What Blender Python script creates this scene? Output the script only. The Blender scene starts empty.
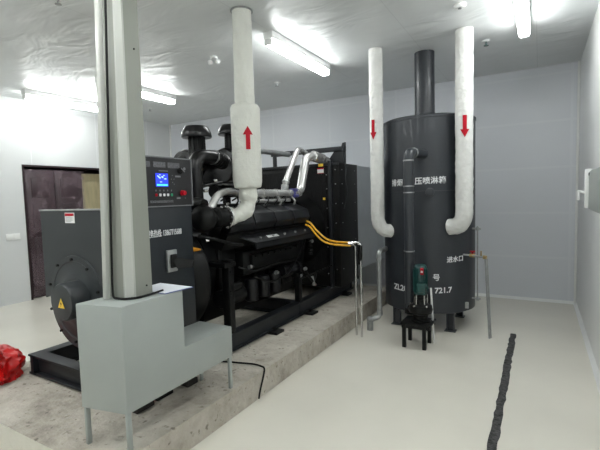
import bpy, bmesh, math, random
from mathutils import Vector, Matrix, Euler
random.seed(7)
PI = math.pi
S = bpy.context.scene
C = S.collection

# ------------------------------------------------------------------ camera
YAW, PITCH, ROLL, FPX = 0.5267394838814853, 0.06856156944811817, -0.02775763492879059, 413.0946
fw = Vector((-math.sin(YAW)*math.cos(PITCH), math.cos(YAW)*math.cos(PITCH), -math.sin(PITCH)))
rt = Vector((math.cos(YAW), math.sin(YAW), 0)); up = rt.cross(fw)
r2 = rt*math.cos(ROLL) + up*math.sin(ROLL); u2 = -rt*math.sin(ROLL) + up*math.cos(ROLL)
cam = bpy.data.cameras.new('camera'); co = bpy.data.objects.new('camera', cam); C.objects.link(co)
mw = Matrix((( r2.x, u2.x, -fw.x, 0), (r2.y, u2.y, -fw.y, 0), (r2.z, u2.z, -fw.z, 1.55), (0, 0, 0, 1)))
co.matrix_world = mw
cam.sensor_width = 36; cam.lens = FPX/600*36; cam.clip_start = 0.05
S.camera = co

# ------------------------------------------------------------------ world, lights, exposure
w = bpy.data.worlds.new('world'); S.world = w; w.use_nodes = True
w.node_tree.nodes['Background'].inputs[0].default_value = (0.8, 0.85, 0.9, 1)
w.node_tree.nodes['Background'].inputs[1].default_value = 0.05
TUBE = 12.0            # radiance of every fluorescent tube
S.view_settings.view_transform = 'Standard'; S.view_settings.look = 'None'
S.view_settings.exposure = 1.45; S.view_settings.gamma = 1.0
S.view_settings.use_curve_mapping = False

# ------------------------------------------------------------------ materials
def nodes(name):
    m = bpy.data.materials.new(name); m.use_nodes = True
    return m, m.node_tree, m.node_tree.nodes['Principled BSDF']
def mat(name, col, rough=0.5, metal=0.0, var=0.08, scale=6.0, bump=0.0, bscale=40.0, stretch=None, coat=0.0, emit=None, spec=0.5):
    m, t, b = nodes(name); L = t.links
    tc = t.nodes.new('ShaderNodeTexCoord'); mp = t.nodes.new('ShaderNodeMapping')
    L.new(tc.outputs['Object'], mp.inputs[0])
    if stretch: mp.inputs['Scale'].default_value = stretch
    n = t.nodes.new('ShaderNodeTexNoise'); n.inputs['Scale'].default_value = scale; n.inputs['Detail'].default_value = 5
    L.new(mp.outputs[0], n.inputs['Vector'])
    r = t.nodes.new('ShaderNodeValToRGB')
    r.color_ramp.elements[0].position = .3; r.color_ramp.elements[1].position = .7
    r.color_ramp.elements[0].color = [c*(1-var) for c in col] + [1]
    r.color_ramp.elements[1].color = [min(1, c*(1+var)) for c in col] + [1]
    L.new(n.outputs['Fac'], r.inputs[0]); L.new(r.outputs[0], b.inputs['Base Color'])
    b.inputs['Roughness'].default_value = rough; b.inputs['Metallic'].default_value = metal
    b.inputs['Coat Weight'].default_value = coat; b.inputs['Specular IOR Level'].default_value = spec
    if bump:
        n2 = t.nodes.new('ShaderNodeTexNoise'); n2.inputs['Scale'].default_value = bscale; n2.inputs['Detail'].default_value = 4
        L.new(mp.outputs[0], n2.inputs['Vector'])
        bp = t.nodes.new('ShaderNodeBump'); bp.inputs['Strength'].default_value = bump; bp.inputs['Distance'].default_value = 0.02
        L.new(n2.outputs['Fac'], bp.inputs['Height']); L.new(bp.outputs[0], b.inputs['Normal'])
    if emit:
        b.inputs['Emission Color'].default_value = (*emit[0], 1); b.inputs['Emission Strength'].default_value = emit[1]
    return m
def panelled(name, col, rough, axis, width, off, line, bump=0.0, lw=0.012, height=None, spec=0.5, var=0.03):
    """sandwich panels: straight seams every `width` metres along one world axis"""
    m, t, b = nodes(name); L = t.links
    g = t.nodes.new('ShaderNodeNewGeometry'); s = t.nodes.new('ShaderNodeSeparateXYZ'); L.new(g.outputs['Position'], s.inputs[0])
    def seam(out, wid, of):
        a = t.nodes.new('ShaderNodeMath'); a.operation = 'ADD'; a.inputs[1].default_value = 100*wid - of; L.new(out, a.inputs[0])
        k = t.nodes.new('ShaderNodeMath'); k.operation = 'MODULO'; k.inputs[1].default_value = wid; L.new(a.outputs[0], k.inputs[0])
        c = t.nodes.new('ShaderNodeMath'); c.operation = 'LESS_THAN'; c.inputs[1].default_value = lw; L.new(k.outputs[0], c.inputs[0])
        return c.outputs[0]
    f = seam(s.outputs[axis], width, off)
    if height:
        f2 = seam(s.outputs[height[0]], height[1], height[2])
        mx = t.nodes.new('ShaderNodeMath'); mx.operation = 'MAXIMUM'; L.new(f, mx.inputs[0]); L.new(f2, mx.inputs[1]); f = mx.outputs[0]
    n = t.nodes.new('ShaderNodeTexNoise'); n.inputs['Scale'].default_value = 1.3; n.inputs['Detail'].default_value = 6
    L.new(g.outputs['Position'], n.inputs['Vector'])
    r = t.nodes.new('ShaderNodeValToRGB'); r.color_ramp.elements[0].position = .3; r.color_ramp.elements[1].position = .7
    r.color_ramp.elements[0].color = [c*(1-var) for c in col]+[1]; r.color_ramp.elements[1].color = [c*(1+var) for c in col]+[1]
    L.new(n.outputs['Fac'], r.inputs[0])
    mix = t.nodes.new('ShaderNodeMix'); mix.data_type = 'RGBA'
    L.new(f, mix.inputs[0]); L.new(r.outputs[0], mix.inputs[6]); mix.inputs[7].default_value = (*line, 1)
    L.new(mix.outputs[2], b.inputs['Base Color'])
    b.inputs['Roughness'].default_value = rough; b.inputs['Specular IOR Level'].default_value = spec
    if bump:
        mp = t.nodes.new('ShaderNodeMapping'); mp.inputs['Scale'].default_value = (1.0, 2.2, 1.0); mp.inputs['Rotation'].default_value = (0, 0, .5)
        L.new(g.outputs['Position'], mp.inputs[0])
        n2 = t.nodes.new('ShaderNodeTexNoise'); n2.inputs['Scale'].default_value = 1.6; n2.inputs['Detail'].default_value = 2
        n2.inputs['Distortion'].default_value = 1.2
        L.new(mp.outputs[0], n2.inputs['Vector'])
        bp = t.nodes.new('ShaderNodeBump'); bp.inputs['Strength'].default_value = bump; bp.inputs['Distance'].default_value = 0.05
        L.new(n2.outputs['Fac'], bp.inputs['Height']); L.new(bp.outputs[0], b.inputs['Normal'])
    return m
M_ceil = panelled('ceiling_panel', (.66, .68, .68), .38, 0, 1.15, -.05, (.58, .595, .60), bump=.35, lw=.008)
M_far = panelled('far_wall_panel', (.63, .65, .69), .35, 0, 1.18, .34, (.66, .68, .715), lw=.03, height=(2, .62, .6), var=.02)
M_left = panelled('left_wall_panel', (.60, .615, .615), .4, 1, 1.15, .2, (.70, .71, .72), lw=.012, var=.02)
M_right = panelled('right_wall_panel', (.72, .73, .73), .35, 1, 1.15, .3, (.62, .63, .64), lw=.012, var=.02)
M_floor = mat('epoxy_floor', (.69, .665, .59), .24, var=.05, scale=1.1, bump=.03, bscale=9)
M_trim = mat('cove_trim', (.74, .75, .74), .4, var=.02)
M_black = mat('black_paint', (.0045, .0048, .005), .42, var=.25, scale=9, spec=.22)
M_blackg = mat('glossy_black_paint', (.004, .004, .005), .28, var=.2, spec=.35)
M_rubber = mat('black_rubber', (.006, .006, .006), .6, spec=.25, var=.2, scale=30)
M_core = mat('radiator_fins', (.004, .004, .0045), .5, spec=.2, var=.4, scale=60, bump=.5, bscale=120, stretch=(1, 1, .1))
M_dgrey = mat('charcoal_paint', (.021, .025, .028), .42, var=.08, scale=4)
M_cab = mat('slate_cabinet_paint', (.009, .013, .018), .38, var=.1, scale=5)
M_vcov = mat('valve_cover_paint', (.009, .010, .012), .40, spec=.3, var=.2, scale=12)
M_tank = mat('tank_paint', (.026, .030, .037), .38, var=.08, scale=3, coat=.1)
M_skid = mat('skid_paint', (.012, .014, .017), .45, spec=.4, var=.2, scale=7)
M_greybox = mat('light_grey_powder_coat', (.31, .335, .32), .42, var=.03, scale=5)
M_col = mat('column_cladding', (.25, .26, .23), .45, var=.06, scale=3, stretch=(1, 1, .3))
M_colr = mat('column_corner_strip', (.43, .44, .41), .4, var=.03)
M_white = mat('white_plastic', (.78, .79, .78), .4, var=.02)
M_lag = mat('plaster_lagging', (.63, .635, .585), .62, var=.03, scale=7, bump=.9, bscale=16)
M_lag2 = mat('fibre_wrap', (.68, .68, .66), .65, var=.05, scale=14, bump=.8, bscale=24)
M_silver = mat('silver_pipe', (.58, .58, .57), .26, metal=.65, var=.12, scale=14, bump=.15, bscale=60)
M_galv = mat('galvanised_pipe', (.34, .35, .35), .38, metal=.6, var=.15, scale=20)
M_steel = mat('bright_steel', (.62, .62, .62), .22, metal=1, var=.08, scale=30)
M_red = mat('red_paint', (.42, .004, .016), .5, var=.04, spec=.2)
M_redp = mat('red_plastic', (.55, .006, .006), .32, var=.1, scale=5)
M_yel = mat('yellow_hose', (.80, .42, .02), .35, var=.08)
M_yelp = mat('yellow_sticker', (.85, .55, .05), .5, var=.02)
M_org = mat('orange_sticker', (.85, .35, .02), .5, var=.02)
M_ink = mat('white_lettering', (.78, .79, .80), .5, var=.03)
M_dim = mat('grey_print', (.17, .175, .185), .5, var=.05)
M_pcb = mat('control_fascia', (.012, .012, .014), .35, var=.1)
M_scr = mat('lcd_blue', (.01, .02, .3), .3, emit=((.02, .05, 1.0), .45))
M_scrw = mat('lcd_white', (.4, .6, .9), .3, emit=((.5, .7, 1.0), .35))
M_scrg = mat('lcd_green', (.1, .7, .5), .3, emit=((.1, .8, .5), .3))
M_green = mat('teal_motor_paint', (.008, .050, .048), .35, var=.15)
M_grn = mat('green_button', (.02, .35, .15), .4, var=.02)
M_blue = mat('blue_clamp', (.07, .07, .25), .4, var=.1)
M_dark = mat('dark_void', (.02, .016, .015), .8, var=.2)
M_maroon = mat('maroon_door', (.016, .005, .007), .4, var=.25, scale=5)
M_ply = mat('plywood', (.30, .26, .15), .6, var=.15, scale=3, stretch=(1, 6, 1))
M_wood = mat('black_timber_block', (.02, .018, .016), .7, var=.3)
M_paper = mat('paper', (.72, .74, .80), .6, var=.02)
M_pblue = mat('blue_card', (.10, .13, .35), .5, var=.05)
M_brass = mat('brass', (.45, .33, .15), .3, metal=.9, var=.1)
M_drain = mat('drain_grit', (.05, .05, .05), .8, var=.8, scale=30, bump=.8, bscale=60)

def m_tube():
    m, t, b = nodes('lit_tube')
    b.inputs['Base Color'].default_value = (.9, .9, .9, 1)
    b.inputs['Emission Color'].default_value = (.97, 1.0, .985, 1); b.inputs['Emission Strength'].default_value = TUBE
    return m
M_tube = m_tube()
def m_concrete():
    m, t, b = nodes('rough_concrete'); L = t.links
    g = t.nodes.new('ShaderNodeNewGeometry')
    n = t.nodes.new('ShaderNodeTexNoise'); n.inputs['Scale'].default_value = 2.6; n.inputs['Detail'].default_value = 10; n.inputs['Roughness'].default_value = .7
    L.new(g.outputs['Position'], n.inputs['Vector'])
    r = t.nodes.new('ShaderNodeValToRGB'); e = r.color_ramp.elements
    e[0].position = .30; e[0].color = (.25, .22, .185, 1); e[1].position = .62; e[1].color = (.52, .49, .43, 1)
    k = e.new(.46); k.color = (.42, .385, .33, 1)
    L.new(n.outputs['Fac'], r.inputs[0])
    n3 = t.nodes.new('ShaderNodeTexNoise'); n3.inputs['Scale'].default_value = 22; n3.inputs['Detail'].default_value = 6
    L.new(g.outputs['Position'], n3.inputs['Vector'])
    r3 = t.nodes.new('ShaderNodeValToRGB'); r3.color_ramp.elements[0].position = .30; r3.color_ramp.elements[0].color = (.5, .48, .46, 1)
    r3.color_ramp.elements[1].position = .38; r3.color_ramp.elements[1].color = (1, 1, 1, 1)
    L.new(n3.outputs['Fac'], r3.inputs[0])
    mx = t.nodes.new('ShaderNodeMix'); mx.data_type = 'RGBA'; mx.blend_type = 'MULTIPLY'; mx.inputs[0].default_value = 1
    L.new(r.outputs[0], mx.inputs[6]); L.new(r3.outputs[0], mx.inputs[7]); sn = t.nodes.new('ShaderNodeSeparateXYZ'); L.new(g.outputs['True Normal'], sn.inputs[0])
    lt = t.nodes.new('ShaderNodeMath'); lt.operation = 'LESS_THAN'; lt.inputs[1].default_value = -.6; L.new(sn.outputs['Y'], lt.inputs[0])
    m2 = t.nodes.new('ShaderNodeMix'); m2.data_type = 'RGBA'; L.new(lt.outputs[0], m2.inputs[0]); L.new(mx.outputs[2], m2.inputs[6])
    m2.inputs[7].default_value = (.66, .635, .56, 1)          # the end face is coated like the floor
    L.new(m2.outputs[2], b.inputs['Base Color'])
    b.inputs['Roughness'].default_value = .8
    n2 = t.nodes.new('ShaderNodeTexNoise'); n2.inputs['Scale'].default_value = 14; n2.inputs['Detail'].default_value = 8
    L.new(g.outputs['Position'], n2.inputs['Vector'])
    bp = t.nodes.new('ShaderNodeBump'); bp.inputs['Strength'].default_value = .7; bp.inputs['Distance'].default_value = .03
    L.new(n2.outputs['Fac'], bp.inputs['Height']); L.new(bp.outputs[0], b.inputs['Normal'])
    return m
M_conc = m_concrete()
def m_film():
    m, t, b = nodes('clear_plastic_film'); L = t.links
    b.inputs['Base Color'].default_value = (.36, .27, .31, 1); b.inputs['Roughness'].default_value = .18
    g = t.nodes.new('ShaderNodeNewGeometry'); n = t.nodes.new('ShaderNodeTexNoise')
    n.inputs['Scale'].default_value = 3.0; n.inputs['Detail'].default_value = 2; n.inputs['Distortion'].default_value = .9
    L.new(g.outputs['Position'], n.inputs['Vector'])
    r = t.nodes.new('ShaderNodeValToRGB'); q = r.color_ramp.elements      # glints on creases, painted in as denser, paler streaks
    q[0].position = .40; q[0].color = (.10, .10, .10, 1); q[1].position = .62; q[1].color = (.26, .26, .26, 1)
    for ps, vl in ((.475, .16), (.50, .55), (.525, .18)): z = q.new(ps); z.color = (vl, vl, vl, 1)
    L.new(n.outputs['Fac'], r.inputs[0]); L.new(r.outputs[0], b.inputs['Alpha'])
    bp = t.nodes.new('ShaderNodeBump'); bp.inputs['Strength'].default_value = .6; bp.inputs['Distance'].default_value = .04
    L.new(n.outputs['Fac'], bp.inputs['Height']); L.new(bp.outputs[0], b.inputs['Normal'])
    return m
M_film = m_film()

# ------------------------------------------------------------------ mesh helpers
V = Vector
class MB:
    def __init__(s): s.bm = bmesh.new()
    def box(s, x0, x1, y0, y1, z0, z1, bev=0.0, seg=2):
        b = bmesh.new(); bmesh.ops.create_cube(b, size=1)
        for v in b.verts: v.co = V(((x0+x1)/2+v.co.x*(x1-x0), (y0+y1)/2+v.co.y*(y1-y0), (z0+z1)/2+v.co.z*(z1-z0)))
        if bev: bmesh.ops.bevel(b, geom=b.edges[:], offset=bev, segments=seg, affect='EDGES', profile=.5)
        return s._add(b)
    def _add(s, b, mx=None):
        if mx: b.transform(mx)
        bmesh.ops.recalc_face_normals(b, faces=b.faces[:])
        me = bpy.data.meshes.new('tmp'); b.to_mesh(me); b.free(); s.bm.from_mesh(me); bpy.data.meshes.remove(me); return s
    def cyl(s, p0, p1, r, r2=None, seg=24, bev=0):
        p0, p1 = V(p0), V(p1); d = p1-p0
        b = bmesh.new(); bmesh.ops.create_cone(b, cap_ends=True, segments=seg, radius1=r, radius2=r if r2 is None else r2, depth=d.length)
        if bev:
            ed = [e for e in b.edges if len(e.link_faces) == 2 and any(len(f.verts) > 4 for f in e.link_faces)]
            bmesh.ops.bevel(b, geom=ed, offset=bev, segments=2, affect='EDGES', profile=.5)
        return s._add(b, Matrix.Translation((p0+p1)/2) @ d.to_track_quat('Z', 'Y').to_matrix().to_4x4())
    def lathe(s, prof, base=(0, 0, 0), axis=(0, 0, 1), seg=32):
        """prof: (radius, height along axis)"""
        b = bmesh.new(); rings = []
        for r, h in prof:
            rings.append([b.verts.new((max(r, 1e-4)*math.cos(2*PI*i/seg), max(r, 1e-4)*math.sin(2*PI*i/seg), h)) for i in range(seg)])
        for a, c in zip(rings, rings[1:]):
            for i in range(seg): b.faces.new((a[i], a[(i+1) % seg], c[(i+1) % seg], c[i]))
        b.faces.new(rings[0][::-1]); b.faces.new(rings[-1])
        return s._add(b, Matrix.Translation(base) @ V(axis).to_track_quat('Z', 'Y').to_matrix().to_4x4())
    def tube(s, pts, r, seg=14, fillet=0.0, jit=0.0, caps=True, fs=6):
        P = [V(p) for p in pts]
        rad = list(r) if hasattr(r, '__len__') else [r]*len(P)
        if fillet:
            Q = [P[0]]; R = [rad[0]]
            for i in range(1, len(P)-1):
                a, c, e = P[i-1], P[i], P[i+1]; f = min(fillet, (a-c).length*.49, (e-c).length*.49)
                s0 = c+(a-c).normalized()*f; s1 = c+(e-c).normalized()*f
                for k in range(fs+1):
                    t = k/fs; Q.append(s0*(1-t)**2+c*2*t*(1-t)+s1*t*t); R.append(rad[i])
            Q.append(P[-1]); R.append(rad[-1]); P, rad = Q, R
        b = bmesh.new(); rings = []; nrm = None
        for i, p in enumerate(P):
            t = ((P[min(i+1, len(P)-1)]-p).normalized() + (p-P[max(i-1, 0)]).normalized())
            t.normalize()
            if nrm is None: nrm = t.orthogonal().normalized()
            nrm = (nrm - t*nrm.dot(t)).normalized(); bi = t.cross(nrm)
            rings.append([b.verts.new(p+(nrm*math.cos(2*PI*k/seg)+bi*math.sin(2*PI*k/seg))*rad[i]*(1+random.uniform(-jit, jit))) for k in range(seg)])
        for a, c in zip(rings, rings[1:]):
            for i in range(seg): b.faces.new((a[i], a[(i+1) % seg], c[(i+1) % seg], c[i]))
        if caps: b.faces.new(rings[0][::-1]); b.faces.new(rings[-1])
        return s._add(b)
    def prism(s, poly, ext):
        b = bmesh.new(); e = V(ext)
        a = [b.verts.new(p) for p in poly]; c = [b.verts.new(V(p)+e) for p in poly]; n = len(a)
        b.faces.new(a); b.faces.new(c[::-1])
        for i in range(n): b.faces.new((a[i], a[(i+1) % n], c[(i+1) % n], c[i]))
        return s._add(b)
    def sphere(s, c, r, sc=(1, 1, 1), seg=20):
        b = bmesh.new(); bmesh.ops.create_uvsphere(b, u_segments=seg, v_segments=seg//2, radius=r)
        return s._add(b, Matrix.Translation(c) @ Matrix.Diagonal((*sc, 1)))
ORG = {}
def link(name, me, m, parent=None, ang=35):
    me.materials.append(m) if m else None
    for p in me.polygons: p.use_smooth = True
    me.set_sharp_from_angle(angle=math.radians(ang))
    o = bpy.data.objects.new(name, me); C.objects.link(o)
    if parent:
        o.parent = parent; og = ORG[parent]
    else:
        vs = [v.co for v in me.vertices]
        og = V(((min(v.x for v in vs)+max(v.x for v in vs))/2, (min(v.y for v in vs)+max(v.y for v in vs))/2, min(v.z for v in vs)))
        o.location = og
    me.transform(Matrix.Translation(-og)); ORG[o] = og
    return o
def obj(name, mb, m, parent=None, ang=35):
    me = bpy.data.meshes.new(name); mb.bm.to_mesh(me); mb.bm.free()
    return link(name, me, m, parent, ang)
def obj_each(name, mb, m, parent=None, ang=35):
    """every separate piece of the mesh becomes a part of its own"""
    bm = mb.bm; bm.verts.ensure_lookup_table(); seen = set(); out = []
    for v0 in bm.verts:
        if v0 in seen: continue
        st = [v0]; isl = {v0}
        while st:
            v = st.pop()
            for e in v.link_edges:
                o2 = e.other_vert(v)
                if o2 not in isl: isl.add(o2); st.append(o2)
        seen |= isl; nb = bmesh.new(); mp = {v: nb.verts.new(v.co) for v in isl}
        for f in {f for v in isl for f in v.link_faces}: nb.faces.new([mp[v] for v in f.verts])
        q = MB(); q.bm.free(); q.bm = nb; out.append(obj(name, q, m, parent, ang))
    bm.free(); return out
def thing(name, label, cat, loc, group=None):
    o = bpy.data.objects.new(name, None); C.objects.link(o); o.location = loc; o.empty_display_size = .1
    ORG[o] = V(loc); return tag(o, label, cat, group)
def tag(o, label, cat, group=None):
    o['label'] = label; o['category'] = cat
    if group: o['group'] = group
    return o
def struct(name, mb, m, parent=None):
    o = obj(name, mb, m, parent)
    if not parent: o['kind'] = 'structure'
    return o
def copy_tree(o, parent=None):
    c = o.copy(); C.objects.link(c)
    if parent: c.parent = parent
    for ch in [x for x in C.objects if x.parent == o]: copy_tree(ch, c)
    return c
def text_mesh(txt, size, depth=0.002, squeeze=1.0, bold=0.0, space=1.0):
    cu = bpy.data.curves.new('txt', 'FONT'); cu.body = txt; cu.size = size; cu.align_x = 'LEFT'; cu.extrude = depth/2; cu.offset = bold
    cu.resolution_u = 3; cu.space_character = space
    t = bpy.data.objects.new('txt', cu); C.objects.link(t)
    dg = bpy.context.evaluated_depsgraph_get(); dg.update()
    me = bpy.data.meshes.new_from_object(t.evaluated_get(dg)); C.objects.unlink(t); bpy.data.objects.remove(t)
    for v in me.vertices: v.co.x *= squeeze
    me.materials.clear()
    return me
def text_flat(name, txt, size, loc, xdir, zdir, m, parent, squeeze=1.0, bold=0.0):
    me = text_mesh(txt, size, .002, squeeze, bold)
    x = V(xdir).normalized(); y = V(zdir).normalized(); n = x.cross(y)
    mx = Matrix(((x.x, y.x, n.x, loc[0]), (x.y, y.y, n.y, loc[1]), (x.z, y.z, n.z, loc[2]), (0, 0, 0, 1)))
    me.transform(mx); me.name = name
    return link(name, me, m, parent)
def text_wrap(name, txt, size, cen, R, ang0, z, m, parent, squeeze=1.0, bold=0.0, tilt=0.0, space=1.0):
    """lettering laid round a vertical cylinder; ang0 = angle of its left end (radians, 0=+X, anticlockwise)"""
    me = text_mesh(txt, size, .003, squeeze, bold, space)
    for v in me.vertices:
        a = ang0+v.co.x/R; rr = R+.001+v.co.z
        v.co = V((cen[0]+rr*math.cos(a), cen[1]+rr*math.sin(a), z+v.co.y+tilt*v.co.x))
    me.name = name
    return link(name, me, m, parent)

# ------------------------------------------------------------------ room shell
XL, XR, YN, YF, H = -7.1, .44, -2.6, 6.6, 3.205
struct('floor', MB().box(XL-.6, XR+.2, YN-.2, YF+.2, -.1, 0), M_floor)
struct('ceiling', MB().box(XL-.2, XR+.2, YN-.2, YF+.2, H, H+.1), M_ceil)
struct('wall_far', MB().box(XL-.2, XR+.2, YF, YF+.15, 0, H), M_far)
struct('wall_right', MB().box(XR, XR+.15, YN, YF, 0, H), M_right)
struct('wall_near', MB().box(XL-.2, XR+.2, YN-.15, YN, 0, H), M_left)
DY0, DY1, DZ = 3.50, 5.12, 2.18
b = MB(); b.box(XL-.15, XL, YN, DY0, 0, H); b.box(XL-.15, XL, DY1, YF, 0, H); b.box(XL-.15, XL, DY0, DY1, DZ, H)
struct('wall_left', b, M_left)
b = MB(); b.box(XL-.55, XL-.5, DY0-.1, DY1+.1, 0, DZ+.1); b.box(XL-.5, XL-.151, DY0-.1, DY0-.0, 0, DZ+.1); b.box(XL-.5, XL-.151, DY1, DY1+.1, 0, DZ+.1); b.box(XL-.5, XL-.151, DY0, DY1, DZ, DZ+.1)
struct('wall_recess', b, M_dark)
b = MB(); b.box(XL-.14, XL+.01, DY0, DY0+.03, 0, DZ); b.box(XL-.14, XL+.01, DY1-.03, DY1, 0, DZ); b.box(XL-.14, XL+.01, DY0+.03, DY1-.03, DZ-.03, DZ)
struct('trim_doorway', b, M_maroon)
def cove(name, poly, ext): struct(name, MB().prism(poly, ext), M_trim)
cove('baseboard_far', [(XL, YF-.035, 0), (XL, YF, 0), (XL, YF, .035)], (XR-XL, 0, 0))
cove('baseboard_right', [(XR-.035, YN, 0), (XR, YN, 0), (XR, YN, .035)], (0, YF-YN, 0))
struct('trim_corner_right', MB().box(XR-.03, XR, YF-.03, YF, 0, H, .008), M_trim)
struct('trim_corner_left', MB().box(XL, XL+.03, YF-.03, YF, 0, H, .008), M_trim)

# door leaves wrapped in film and plywood board standing in the doorway
def leaf(y0, y1, x, num, lab):
    d = thing('door_%d' % num, lab, 'door', (x, (y0+y1)/2, 0)); d['kind'] = 'structure'
    del d['category']
    b = MB(); b.box(x-.05, x, y0, y1, .01, 2.10, .004)
    for z0, z1 in ((.2, 1.0), (1.15, 1.55), (1.65, 1.98)):
        for k in range(1): b.box(x-.002, x+.014, y0+.09, y1-.09, z0, z1, .012)
    obj('door_panel', b, M_maroon, d)
    # crumpled film, a gently waved skin in front of the leaf
    bm = MB(); n, mm = 10, 30; rows = []
    q = bmesh.new()
    for j in range(mm+1):
        rows.append([q.verts.new((x+.045+.018*math.sin(2.1*i+.35*j)+random.uniform(0, .004), y0-.01+(y1-y0+.02)*i/n, .03+2.08*j/mm)) for i in range(n+1)])
    for j in range(mm):
        for i in range(n): q.faces.new((rows[j][i], rows[j][i+1], rows[j+1][i+1], rows[j+1][i]))
    bmesh.ops.solidify(q, geom=q.faces[:], thickness=.002)
    bm._add(q); obj('plastic_film', bm, M_film, d, 70)
leaf(3.56, 4.02, -7.16, 1, 'maroon door leaf wrapped in clear plastic, nearest the doorway edge')
leaf(4.04, 4.52, -7.16, 2, 'maroon door leaf wrapped in clear plastic, beside the plywood')
b = MB(); b.box(-7.27, -7.24, 4.54, 5.08, .01, 2.08, .003)
tag(obj('plywood_board', b, M_ply), 'tan plywood board blocking the far side of the doorway', 'board')

# ------------------------------------------------------------------ fluorescent lamps
def lamp_proto():
    t = thing('ceiling_light', '', 'lamp', (0, 0, 0))
    b = MB(); b.box(-.055, .055, -.66, .66, -.075, 0, .006); obj('housing', b, M_white, t)
    for sgn in (-1, 1):
        b = MB(); b.box(-.045, .045, sgn*.648-.012, sgn*.648+.012, -.138, -.073, .012); obj('end_cap', b, M_white, t)
    b = MB(); b.box(-.050, .050, -.634, .634, -.140, -.076, .026, 4); obj('tube', b, M_tube, t)
    return t
lp = lamp_proto()
spots = [(-6.45, 3.93, 'lit tube lamp over the plastic-wrapped doorway, leftmost in the photo'),
         (-5.05, 4.15, 'lit tube lamp crossing behind the square column near the ceiling'),
         (-2.36, 4.18, 'lit tube lamp between the thick white exhaust pipe and the tank pipes'),
         (-.15, 4.16, 'lit tube lamp cut by the top edge, nearest the right wall'),
         (-5.6, .4, 'added tube lamp out of view to the left, nearest the wall with the switch'),  # from here on: unseen lamps, added to raise the room's light level
         (-3.6, .9, 'added tube lamp out of view, above the left edge of the plinth'),
         (-2.0, .9, 'added tube lamp out of view, above the alternator end of the generator'),
         (-.16, 1.6, 'added tube lamp out of view, above the near end of the drain channel'),
         (-4.4, -1.1, 'added unseen tube lamp behind the viewer, far to the left'),
         (-2.36, -1.1, 'added unseen tube lamp behind the viewer, in the middle of the ceiling'),
         (-.5, -1.1, 'added unseen tube lamp behind the viewer, beside the right wall')]
for i, (x, y, lab) in enumerate(spots):
    o = lp if i == 0 else copy_tree(lp)
    o.location = (x, y, H); o['label'] = lab; o['group'] = 'fluorescent lamps on the ceiling'

# sprinkler heads and detector
def sprinkler(x, y, lab, m=M_galv):
    t = thing('sprinkler', lab, 'sprinkler', (x, y, H), 'sprinkler heads in the ceiling')
    b = MB(); b.lathe([(.04, 0), (.04, -.006), (.02, -.012)], (x, y, H)); obj('escutcheon', b, M_white, t)
    b = MB(); b.cyl((x, y, H-.012), (x, y, H-.045), .009); b.lathe([(.004, -.045), (.026, -.05), (.026, -.054), (.004, -.056)], (x, y, H)); obj('deflector', b, m, t)
sprinkler(-3.31, 5.137, 'dark sprinkler head right of the white exhaust pipe, past the lamp')
sprinkler(-6.05, 5.18, 'dark sprinkler head seen just right of the square column')
sprinkler(-3.38, 2.03, 'dark sprinkler head left of the square column at the top edge')
sprinkler(-.53, 5.10, 'teal sprinkler head beside the right white tank pipe', M_green)
t = thing('emergency_lamp', 'small white twin head fitting on the ceiling left of the exhaust pipe', 'lamp', (-3.31, 3.8, H))
b = MB(); b.cyl((-3.31, 3.8, H), (-3.31, 3.8, H-.02), .045); obj('base', b, M_white, t)
for sx in (-.045, .045):
    b = MB(); b.cyl((-3.31+sx*.5, 3.8+sx*.2, H-.02), (-3.31+sx, 3.8+sx*.3, H-.05), .012); b.sphere((-3.31+sx, 3.8+sx*.3, H-.06), .03); obj('lamp_head', b, M_white, t)

t = thing('smoke_detector', 'small white round detector on the ceiling above the right white tank pipe', 'detector', (-.63, 4.0, H))
b = MB(); b.lathe([(.055, 0), (.055, -.015), (.04, -.03), (.001, -.032)], (-.63, 4.0, H)); obj('body', b, M_white, t)
b = MB(); b.lathe([(.015, -.031), (.015, -.038), (.001, -.039)], (-.63, 4.0, H)); obj('sensor', b, M_dim, t)

# ------------------------------------------------------------------ plinth, drain channel
bm = bmesh.new()
px0, px1, py0, py1, ph = -3.80, -1.865, 1.19, 5.75, .2
bmesh.ops.create_cube(bm, size=1)
for v in bm.verts: v.co = V(((px0+px1)/2+v.co.x*(px1-px0), (py0+py1)/2+v.co.y*(py1-py0), ph/2+v.co.z*ph))
bmesh.ops.subdivide_edges(bm, edges=bm.edges[:], cuts=60, use_grid_fill=True)
for v in bm.verts:
    edge = (abs(v.co.z-ph) < 1e-4) and (abs(v.co.x-px1) < 1e-3 or abs(v.co.y-py0) < 1e-3 or abs(v.co.x-px0) < 1e-3)
    if edge: v.co += V((random.uniform(-.012, .0)*(1 if v.co.x > -2 else -1), random.uniform(0, .012) if abs(v.co.y-py0) < .01 else 0, random.uniform(-.014, 0)))
q = MB(); q._add(bm)
o = tag(obj('concrete_plinth', q, M_conc, None, 60), 'low rough concrete slab carrying the black generator set', 'plinth')
b = MB()
y = 2.0; pts0 = []; pts1 = []
while y < 4.95:
    pts0.append((-.262+random.uniform(-.006, .006), y, .0015)); pts1.append((-.205+random.uniform(-.006, .006), y, .0015)); y += .06
b.prism(pts0+pts1[::-1], (0, 0, .002))
tag(obj('drain_channel', b, M_drain), 'narrow dark gritty channel cut in the floor towards the tank', 'drain')

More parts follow.
